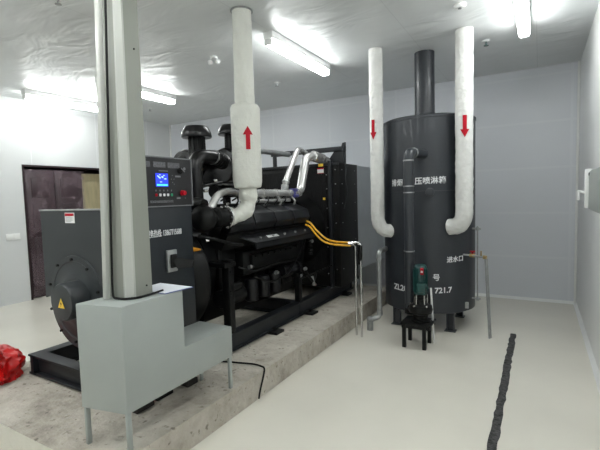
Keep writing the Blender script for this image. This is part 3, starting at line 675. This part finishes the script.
# ------------------------------------------------------------------ exhaust pipe (lagged)
t = thing('exhaust_pipe', 'thick white lagged exhaust pipe with red up arrow rising from the engine', 'pipe', (-2.32, 3.0, 1.39))
prof = [(.085, 3.2), (.085, 2.9), (.088, 2.6), (.090, 2.385), (.118, 2.378), (.132, 2.35), (.130, 2.1), (.132, 1.9), (.132, 1.70), (.125, 1.665), (.120, 1.645), (.078, 1.635), (.074, 1.60)]
bm = MB(); P = []; Rr = []
for i in range(len(prof)-1):
    (ra, za), (rb, zb) = prof[i], prof[i+1]; n = max(1, int((za-zb)/.05))
    for k in range(n): P.append((-2.30, 3.03, za+(zb-za)*k/n)); Rr.append(ra+(rb-ra)*k/n)
P += [(-2.30, 3.03, 1.595), (-2.30, 3.03, 1.575), (-2.30, 3.03, 1.54), (-2.30, 3.03, 1.515), (-2.302, 3.02, 1.48), (-2.31, 2.99, 1.44), (-2.325, 2.945, 1.41), (-2.345, 2.90, 1.395), (-2.36, 2.87, 1.392), (-2.38, 2.825, 1.39)]
Rr += [.082, .086, .084, .066, .070, .080, .070, .064, .080, .086]
bm.tube(P, Rr, 28, jit=.012); obj('lagging', bm, M_lag, t, 60)
b = MB(); b.lathe([(.088, 0), (.10, -.004), (.10, -.010), (.088, -.012)], (-2.30, 3.03, H)); obj('ceiling_collar', b, M_galv, t)
def arrow(name, cx, cy, R, ang, z0, z1, wdt, parent, down=False):
    """red arrow wrapped on a pipe"""
    b = bmesh.new(); hh = (z1-z0)*.36
    def row(z, h): return [(x_, z) for x_ in (-h, -h*.5, 0, h*.5, h)]
    if down: rows = [row(z1, wdt*.22), row(z0+hh, wdt*.22), row(z0+hh, wdt*.5), row(z0, .001)]
    else: rows = [row(z0, wdt*.22), row(z1-hh, wdt*.22), row(z1-hh, wdt*.5), row(z1, .001)]
    def pt(p, rr): a = ang+p[0]/R; return (cx+rr*math.cos(a), cy+rr*math.sin(a), p[1])
    for A, B in ((rows[0], rows[1]), (rows[2], rows[3])):
        for i in range(4):
            q4 = [A[i], A[i+1], B[i+1], B[i]]
            f = [b.verts.new(pt(p, R+.006)) for p in q4]; g = [b.verts.new(pt(p, R-.004)) for p in q4]
            b.faces.new(f); b.faces.new(g[::-1])
            for k in range(4): b.faces.new((f[k], g[k], g[(k+1) % 4], f[(k+1) % 4]))
    q = MB(); q._add(b); return obj(name, q, M_red, parent, 60)
aim = lambda x, y: math.atan2(-y, -x)
arrow('arrow', -2.30, 3.03, .134, aim(-2.3, 3.03)+.12, 1.975, 2.175, .085, t)

# ------------------------------------------------------------------ duct behind radiator
b = MB(); b.box(-3.55, -2.21, 5.402, YF-.002, .50, 1.96, .004); b.box(-3.56, -2.20, 5.402, 5.44, .49, 1.97, .003); b.box(-3.56, -2.20, 6.5, YF-.002, .49, 1.97, .003)
tag(obj('exhaust_air_duct', b, mat('duct_sheet', (.60, .64, .68), .45, var=.04)), 'grey sheet metal air duct between the radiator and far wall', 'duct')

# ------------------------------------------------------------------ yellow hoses and chrome stand
b = MB(); b.tube([(-2.40, 4.26, 1.26), (-2.34, 4.26, 1.245), (-2.24, 4.23, 1.15), (-2.08, 4.17, 1.055), (-1.93, 4.14, 1.035), (-1.76, 4.145, 1.035)], .011, 10, .08)
tag(obj('fuel_hose', b, M_yel), 'upper of two thin yellow hoses from engine to chrome stand', 'hose', 'yellow fuel hoses')
b = MB(); b.tube([(-2.38, 4.22, 1.22), (-2.32, 4.22, 1.20), (-2.22, 4.20, 1.09), (-2.10, 4.15, 1.025), (-1.93, 4.12, 1.005), (-1.77, 4.125, 1.005)], .011, 10, .08)
tag(obj('fuel_hose', b, M_yel), 'lower of two thin yellow hoses from engine to chrome stand', 'hose', 'yellow fuel hoses')
t = thing('fuel_pipe_stand', 'pair of thin chrome pipes joined at the top, standing beside the plinth', 'pipe', (-1.70, 4.16, 0))
b = MB(); b.tube([(-1.742, 4.184, 0), (-1.742, 4.184, .99), (-1.742, 4.145, 1.02), (-1.79, 4.135, 1.02)], .013, 12, .02); obj('upright', b, M_steel, t)
b = MB(); b.tube([(-1.667, 4.147, 0), (-1.667, 4.147, 1.03), (-1.72, 4.145, 1.035), (-1.79, 4.14, 1.035)], .013, 12, .03); obj('upright', b, M_steel, t)
b = MB(); b.cyl((-1.80, 4.135, 1.02), (-1.75, 4.14, 1.02), .022, seg=16); b.cyl((-1.742, 4.184, .95), (-1.742, 4.184, .99), .018, seg=14); b.sphere((-1.69, 4.146, 1.03), .022); obj_each('fitting', b, M_steel, t)
b = MB(); b.tube([(-1.675, 4.15, .80), (-1.672, 4.15, .9), (-1.668, 4.148, 1.01)], [.016, .024, .02], 12); obj('tape_wrap', b, M_rubber, t)

# ------------------------------------------------------------------ spray tank
TC = (-1.156, 5.07); TR = .518
T = thing('spray_tank', 'tall dark grey cylindrical water spray tank with white Chinese lettering', 'tank', (TC[0], TC[1], 0))
b = MB(); b.lathe([(.02, .23), (TR-.03, .215), (TR, .23), (TR, 2.36), (TR+.008, 2.362), (TR+.008, 2.385), (TR-.02, 2.40), (.02, 2.405)], (*TC, 0), (0, 0, 1), 96); tank = obj('shell', b, M_tank, T)
b = MB(); b.lathe([(TR-.01, 1.565), (TR+.003, 1.57), (TR+.003, 1.575), (TR-.01, 1.58)], (*TC, 0), (0, 0, 1), 96); obj('weld_seam', b, M_tank, tank)
for k in range(4):
    a = PI/4+k*PI/2; lx, ly = TC[0]+.43*math.cos(a), TC[1]+.43*math.sin(a)
    b = MB(); b.box(lx-.04, lx+.04, ly-.004, ly+.004, .0, .26); b.box(lx-.04, lx-.032, ly-.03, ly+.03, 0, .26); b.box(lx+.032, lx+.04, ly-.03, ly+.03, 0, .26); b.box(lx-.06, lx+.06, ly-.05, ly+.05, 0, .008)
    obj('leg', b, M_tank, T)
b = MB(); b.cyl((-1.20, 5.10, 2.40), (-1.20, 5.10, H-.001), .115, seg=40); fl = obj('flue', b, M_tank, T)
b = MB(); b.lathe([(.116, 2.40), (.15, 2.402), (.15, 2.41), (.116, 2.415)], (-1.20, 5.10, 0)); obj_each('flue_flange', b, M_tank, fl)
def ang_at(x, y): return math.atan2(y-TC[1], x-TC[0])
a0 = ang_at(-1.455, 4.647)
def wrap(s, x, size, z, sq=1.0, tl=0.0, bold=.0008, sp=1.0):
    dx = x-TC[0]; yy = TC[1]-math.sqrt(max(TR*TR-dx*dx, 0)); return text_wrap('lettering', s, size, TC, TR, ang_at(x, yy), z, M_ink, tank, sq, bold, tl, sp)
wrap('排烟', -1.47, .082, 1.645, 1.0, .0, .0012, 1.1)
wrap('压喷淋箱', -1.185, .082, 1.652, 1.0, .02, .0014, 1.04)
wrap('进水口', -.868, .070, .795, 1.0, .04, .0012)
wrap('专', -1.275, .08, .61, 1.0, 0, .0012)
wrap('利', -1.14, .08, .61, 1.0, 0, .0012)
wrap('号', -1.005, .08, .60, 1.0, 0, .0015)
wrap('ZL20', -1.455, .090, .455, 1.0, -.03, .002)
wrap('721.7', -.985, .085, .455, 1.0, .04, .002)
# sight gauge
b = MB(); gx, gy = TC[0]+.575*math.cos(-.22), TC[1]+.575*math.sin(-.22)
b.cyl((gx, gy, .33), (gx, gy, 1.17), .008, seg=10)
g = obj('sight_gauge', b, M_galv, T)
for zz in (.35, 1.14):
    b = MB(); b.cyl((gx, gy, zz-.02), (gx, gy, zz+.02), .016, seg=12); b.cyl((TC[0]+.51*math.cos(-.22), TC[1]+.51*math.sin(-.22), zz), (gx, gy, zz), .011, seg=10); b.cyl((gx, gy, zz), (gx+.03, gy+.01, zz), .012, seg=10); obj('gauge_valve', b, M_galv, g)
b = MB(); aa = -.45; b.box(TC[0]+.50*math.cos(aa)-.01, TC[0]+.50*math.cos(aa)+.035, TC[1]+.5*math.sin(aa)-.04, TC[1]+.5*math.sin(aa)-.02, .26, .33); obj('drain_plug', b, M_galv, T)

# ------------------------------------------------------------------ two wrapped return pipes
def wrapped(cx, cy, r, ztop, zel, ex, ey, ez, lab):
    t = thing('wrapped_exhaust_pipe', lab, 'pipe', (cx, cy, zel), 'white wrapped pipes in front of the tank')
    P = []; n = 44
    for k in range(n): P.append((cx+random.uniform(-.002, .002), cy, ztop+(zel+.16-ztop)*k/n))
    d = V((ex-cx, ey-cy, 0)); L = d.length; d.normalize()
    for k in range(11):
        a = PI/2*k/10; rr = .11; P.append((cx+d.x*rr*(1-math.cos(a)), cy+d.y*rr*(1-math.cos(a)), zel+.16-.16*math.sin(a)))
    P.append((ex, ey, ez))
    b = MB(); b.tube(P, [r*(1+random.uniform(-.025, .025)) for _ in P], 24, jit=.018); obj('wrap', b, M_lag2, t, 60)
    return t
t = wrapped(-1.640, 4.64, .078, 3.2, 1.125, -1.47, 4.72, 1.12, 'left white wrapped pipe with red down arrow, elbowing into the tank')
arrow('arrow', -1.640, 4.64, .079, aim(-1.64, 4.64)-.5, 2.18, 2.40, .078, t, True)
t = wrapped(-.685, 4.62, .088, 3.2, 1.185, -.84, 4.67, 1.18, 'right white wrapped pipe with red down arrow, elbowing into the tank')
arrow('arrow', -.685, 4.62, .089, aim(-.685, 4.62)+.05, 2.11, 2.33, .085, t, True)

# ------------------------------------------------------------------ spray riser and pump on its stand
t = thing('spray_riser_pipe', 'dark grey vertical water pipe from the pump up the tank front', 'pipe', (-1.17, 4.25, .3))
b = MB(); b.tube([(-1.165, 4.24, .36), (-1.165, 4.24, 1.97), (-1.09, 4.57, 1.97)], .049, 24, .07, fs=8); obj('riser', b, M_tank, t)
b = MB()
for zz in (1.62, 1.555, .95): b.cyl((-1.165, 4.24, zz), (-1.165, 4.24, zz+.012), .055, seg=24)
b.cyl((-1.165, 4.24, 1.88), (-1.165, 4.24, 1.895), .054, seg=24)
dd = V((.085, .32, 0)).normalized(); q0 = V((-1.165, 4.24, 1.97))+dd*.1; b.cyl(q0, q0+dd*.015, .054, seg=24)
obj_each('coupling', b, M_galv, t)
# stub port on the tank front
b = MB(); a = ang_at(-1.03, 4.57); b.tube([(TC[0]+.50*math.cos(a), TC[1]+.5*math.sin(a), 1.57), (TC[0]+.60*math.cos(a), TC[1]+.60*math.sin(a), 1.56)], .035, 20); b.cyl((TC[0]+.59*math.cos(a), TC[1]+.59*math.sin(a), 1.56), (TC[0]+.62*math.cos(a), TC[1]+.62*math.sin(a), 1.56), .045, seg=20, bev=.006)
obj('port_plug', b, M_tank, T)
t = thing('pump_stand', 'small black steel bench carrying the water pump', 'stand', (-1.06, 4.22, 0))
b = MB(); b.box(-1.21, -.91, 4.09, 4.36, .235, .255, .003); b.box(-1.20, -.92, 4.10, 4.13, .20, .24); b.box(-1.2, -.92, 4.32, 4.35, .2, .24); obj('top_plate', b, M_black, t)
for lx, ly in ((-1.175, 4.11), (-.975, 4.11), (-1.175, 4.33), (-.975, 4.33)):
    b = MB(); b.box(lx-.018, lx+.018, ly-.018, ly+.018, 0, .24, .002); obj('leg', b, M_black, t)
for o_ in [t]: o_.location.y -= .05
P = thing('water_pump', 'teal vertical electric water pump on the small black bench', 'pump', (-1.03, 4.2, .255))
mx, my = -1.035, 4.17
b = MB(); b.lathe([(.03, .53), (.060, .535), (.063, .555), (.063, .80), (.06, .815), (.058, .817), (.048, .832), (.001, .835)], (mx, my, 0), (0, 0, 1), 32)
for k in range(20):
    a = 2*PI*k/20; c, s_ = math.cos(a), math.sin(a); p = V((-s_, c, 0))*.0025; u = V((c, s_, 0)); o0 = V((mx, my, .56))
    b.prism([o0+u*.06-p, o0+u*.072-p, o0+u*.072+p, o0+u*.06+p], (0, 0, .23))
mo = obj('motor', b, M_green, P)
b = MB(); b.box(mx-.01, mx+.075, my-.11, my-.055, .57, .66, .006); b.cyl((mx+.05, my-.08, .62), (mx+.10, my-.08, .62), .012, seg=10); obj('terminal_box', b, M_green, mo)
b = MB(); b.box(mx+.018, mx+.048, my-.080, my-.066, .745, .81); obj('motor_label', b, M_red, mo)
b = MB(); b.box(mx+.023, mx+.043, my-.0815, my-.079, .765, .785); obj('label_patch', b, M_white, mo)
b = MB(); b.lathe([(.06, .255), (.10, .26), (.10, .275), (.07, .285), (.075, .33), (.11, .345), (.12, .38), (.11, .42), (.06, .44), (.05, .48), (.065, .50), (.065, .53), (.03, .535)], (mx, my, 0), (0, 0, 1), 32)
b.tube([(mx, my, .38), (mx-.08, my+.03, .37), (-1.165, 4.25, .37)], .05, 18, .03); b.cyl((-1.165, 4.25, .30), (-1.165, 4.25, .40), .056, seg=20)
b.tube([(mx, my+.05, .36), (mx, my+.2, .36), (-1.05, 4.62, .40)], .035, 16, .04)
obj('pump_casing', b, M_black, P)
b = MB()
for k in range(5):
    a = 2*PI*k/5+.5; b.cyl((mx+.065*math.cos(a), my+.065*math.sin(a), .43), (mx+.065*math.cos(a), my+.065*math.sin(a), .53), .007, seg=8); b.cyl((mx+.1*math.cos(a), my+.1*math.sin(a), .415), (mx+.1*math.cos(a), my+.1*math.sin(a), .435), .012, seg=6)
obj_each('pump_bolt', b, M_steel, P)
b = MB(); b.tube([(-.935, 4.18, .60), (-.93, 4.29, .0)], .010, 10)
tag(obj('cable_conduit', b, M_white), 'thin white conduit from the floor up to the pump motor', 'conduit')

# ------------------------------------------------------------------ overflow pipe left of tank
t = thing('overflow_pipe', 'grey galvanised pipe bent down the left side of the tank to the floor', 'pipe', (-1.62, 4.5, 0))
b = MB(); b.tube([(-1.585, 4.80, .90), (-1.580, 4.60, .90), (-1.575, 4.47, .90), (-1.575, 4.47, .15), (-1.67, 4.41, .12), (-1.67, 4.41, .0)], .028, 16, .05); obj('pipe', b, M_galv, t)
b = MB(); b.cyl((-1.575, 4.47, .80), (-1.575, 4.47, .83), .034, seg=16); b.cyl((-1.575, 4.47, .17), (-1.575, 4.47, .22), .034, seg=16); b.cyl((-1.67, 4.41, 0), (-1.67, 4.41, .10), .036, seg=16); b.sphere((-1.67, 4.41, .125), .038); obj_each('elbow_fitting', b, M_galv, t)

# ------------------------------------------------------------------ inlet pipe right of tank
t = thing('inlet_pipe', 'thin water inlet pipe with red valve right of the tank', 'pipe', (-.448, 4.763, 0))
b = MB(); b.tube([(-.74, 4.80, .865), (-.66, 4.775, .865), (-.490, 4.72, .855), (-.445, 4.68, 0)], .0115, 12, .03); obj('pipe', b, M_galv, t)
b = MB(); b.tube([(-.477, 4.745, .84), (-.432, 4.71, 0)], .007, 10); obj('sleeve_pipe', b, M_galv, t)
b = MB(); b.cyl((-.655, 4.776, .865), (-.60, 4.772, .86), .022, seg=14, bev=.003); b.cyl((-.51, 4.728, .856), (-.48, 4.718, .855), .020, seg=14); b.cyl((-.535, 4.737, .855), (-.535, 4.737, .92), .008, seg=8); obj_each('brass_fitting', b, M_brass, t)
b = MB(); b.cyl((-.625, 4.773, .875), (-.625, 4.773, .903), .009, seg=8); b.cyl((-.625, 4.773, .900), (-.625, 4.773, .912), .028, seg=18, bev=.004); obj('valve_handle', b, M_red, t)

# ------------------------------------------------------------------ wall boxes
t = thing('wall_switch', 'small white switch plate on the left wall before the doorway', 'switch', (XL, 3.28, 1.02))
b = MB(); b.box(XL, XL+.012, 3.20, 3.40, 1.0, 1.10, .004); obj('plate', b, M_white, t)
b = MB(); b.box(XL+.012, XL+.018, 3.22, 3.29, 1.015, 1.085, .003); b.box(XL+.012, XL+.018, 3.31, 3.38, 1.015, 1.085, .003); obj_each('rocker', b, M_white, t)
t = thing('electrical_box', 'light grey electrical box fixed to the right wall', 'box', (.38, 3.4, 1.38))
b = MB(); b.box(.335, XR, 3.05, 3.86, 1.385, 1.69, .006); obj('box_body', b, M_greybox, t)
b = MB(); b.box(.322, .335, 3.06, 3.85, 1.395, 1.68, .004); obj('lid', b, M_greybox, t)
b = MB(); b.box(.30, .345, 3.865, 3.95, 1.40, 1.70, .004); obj('side_flap', b, M_white, t)
b = MB(); b.cyl((.30, 3.9, 1.52), (.27, 3.92, 1.53), .010, seg=10); b.box(.255, .272, 3.90, 3.94, 1.46, 1.54, .004); obj('latch', b, M_white, t)
b = MB(); b.cyl((.318, 3.82, 1.66), (.322, 3.82, 1.66), .012, seg=12); obj('lock', b, M_rubber, t)
b = MB(); b.box(.38, XR, 3.3, 3.36, 1.28, 1.385, .004); obj('conduit_stub', b, M_galv, t)

# ------------------------------------------------------------------ bag, blocks, floor cord
bm = bmesh.new(); bmesh.ops.create_icosphere(bm, subdivisions=5, radius=1)
random.seed(11)
from mathutils import noise
for v in bm.verts:
    p = v.co.copy(); n1 = noise.noise(p*1.5)*.45-abs(noise.noise(V((p.x*3.5, p.y*3.5, p.z*1.2))))*.5+.12
    q = p*(1+n1); v.co = V((-3.66+q.x*.27, 1.44+q.y*.19, .20+.115+max(-.115, q.z*.15)))
b = MB(); b._add(bm)
t = thing('plastic_bag', 'crumpled red plastic bag lying on the corner of the concrete plinth', 'bag', (-3.66, 1.44, .2))
obj('bag_body', b, M_redp, t, 60)
b = MB(); b.tube([(-3.58, 1.42, .42), (-3.57, 1.42, .475), (-3.53, 1.43, .485), (-3.49, 1.44, .45), (-3.48, 1.45, .37)], [.022, .014, .012, .014, .024], 8, .02); obj('handle', b, M_redp, t)
for (x, yy, l, lab) in ((-2.24, 1.72, .07, 'dark timber offcut lying under the front of the stepped cabinet'), (-2.22, 2.12, .05, 'dark timber offcut lying under the low end of the stepped cabinet')):
    b = MB(); b.box(x-.05, x+.05, yy-l, yy+l, .203, .245, .004); tag(obj('timber_block', b, M_wood), lab, 'block')
b = MB(); b.tube([(-2.34, 2.50, .212), (-2.20, 2.56, .209), (-1.98, 2.62, .209), (-1.87, 2.60, .209), (-1.853, 2.56, .17), (-1.852, 2.50, .06), (-1.85, 2.48, .01)], .007, 8, .05)
tag(obj('ground_cable', b, M_rubber), 'thin dark cable crossing the plinth top and dropping over its edge', 'cable')
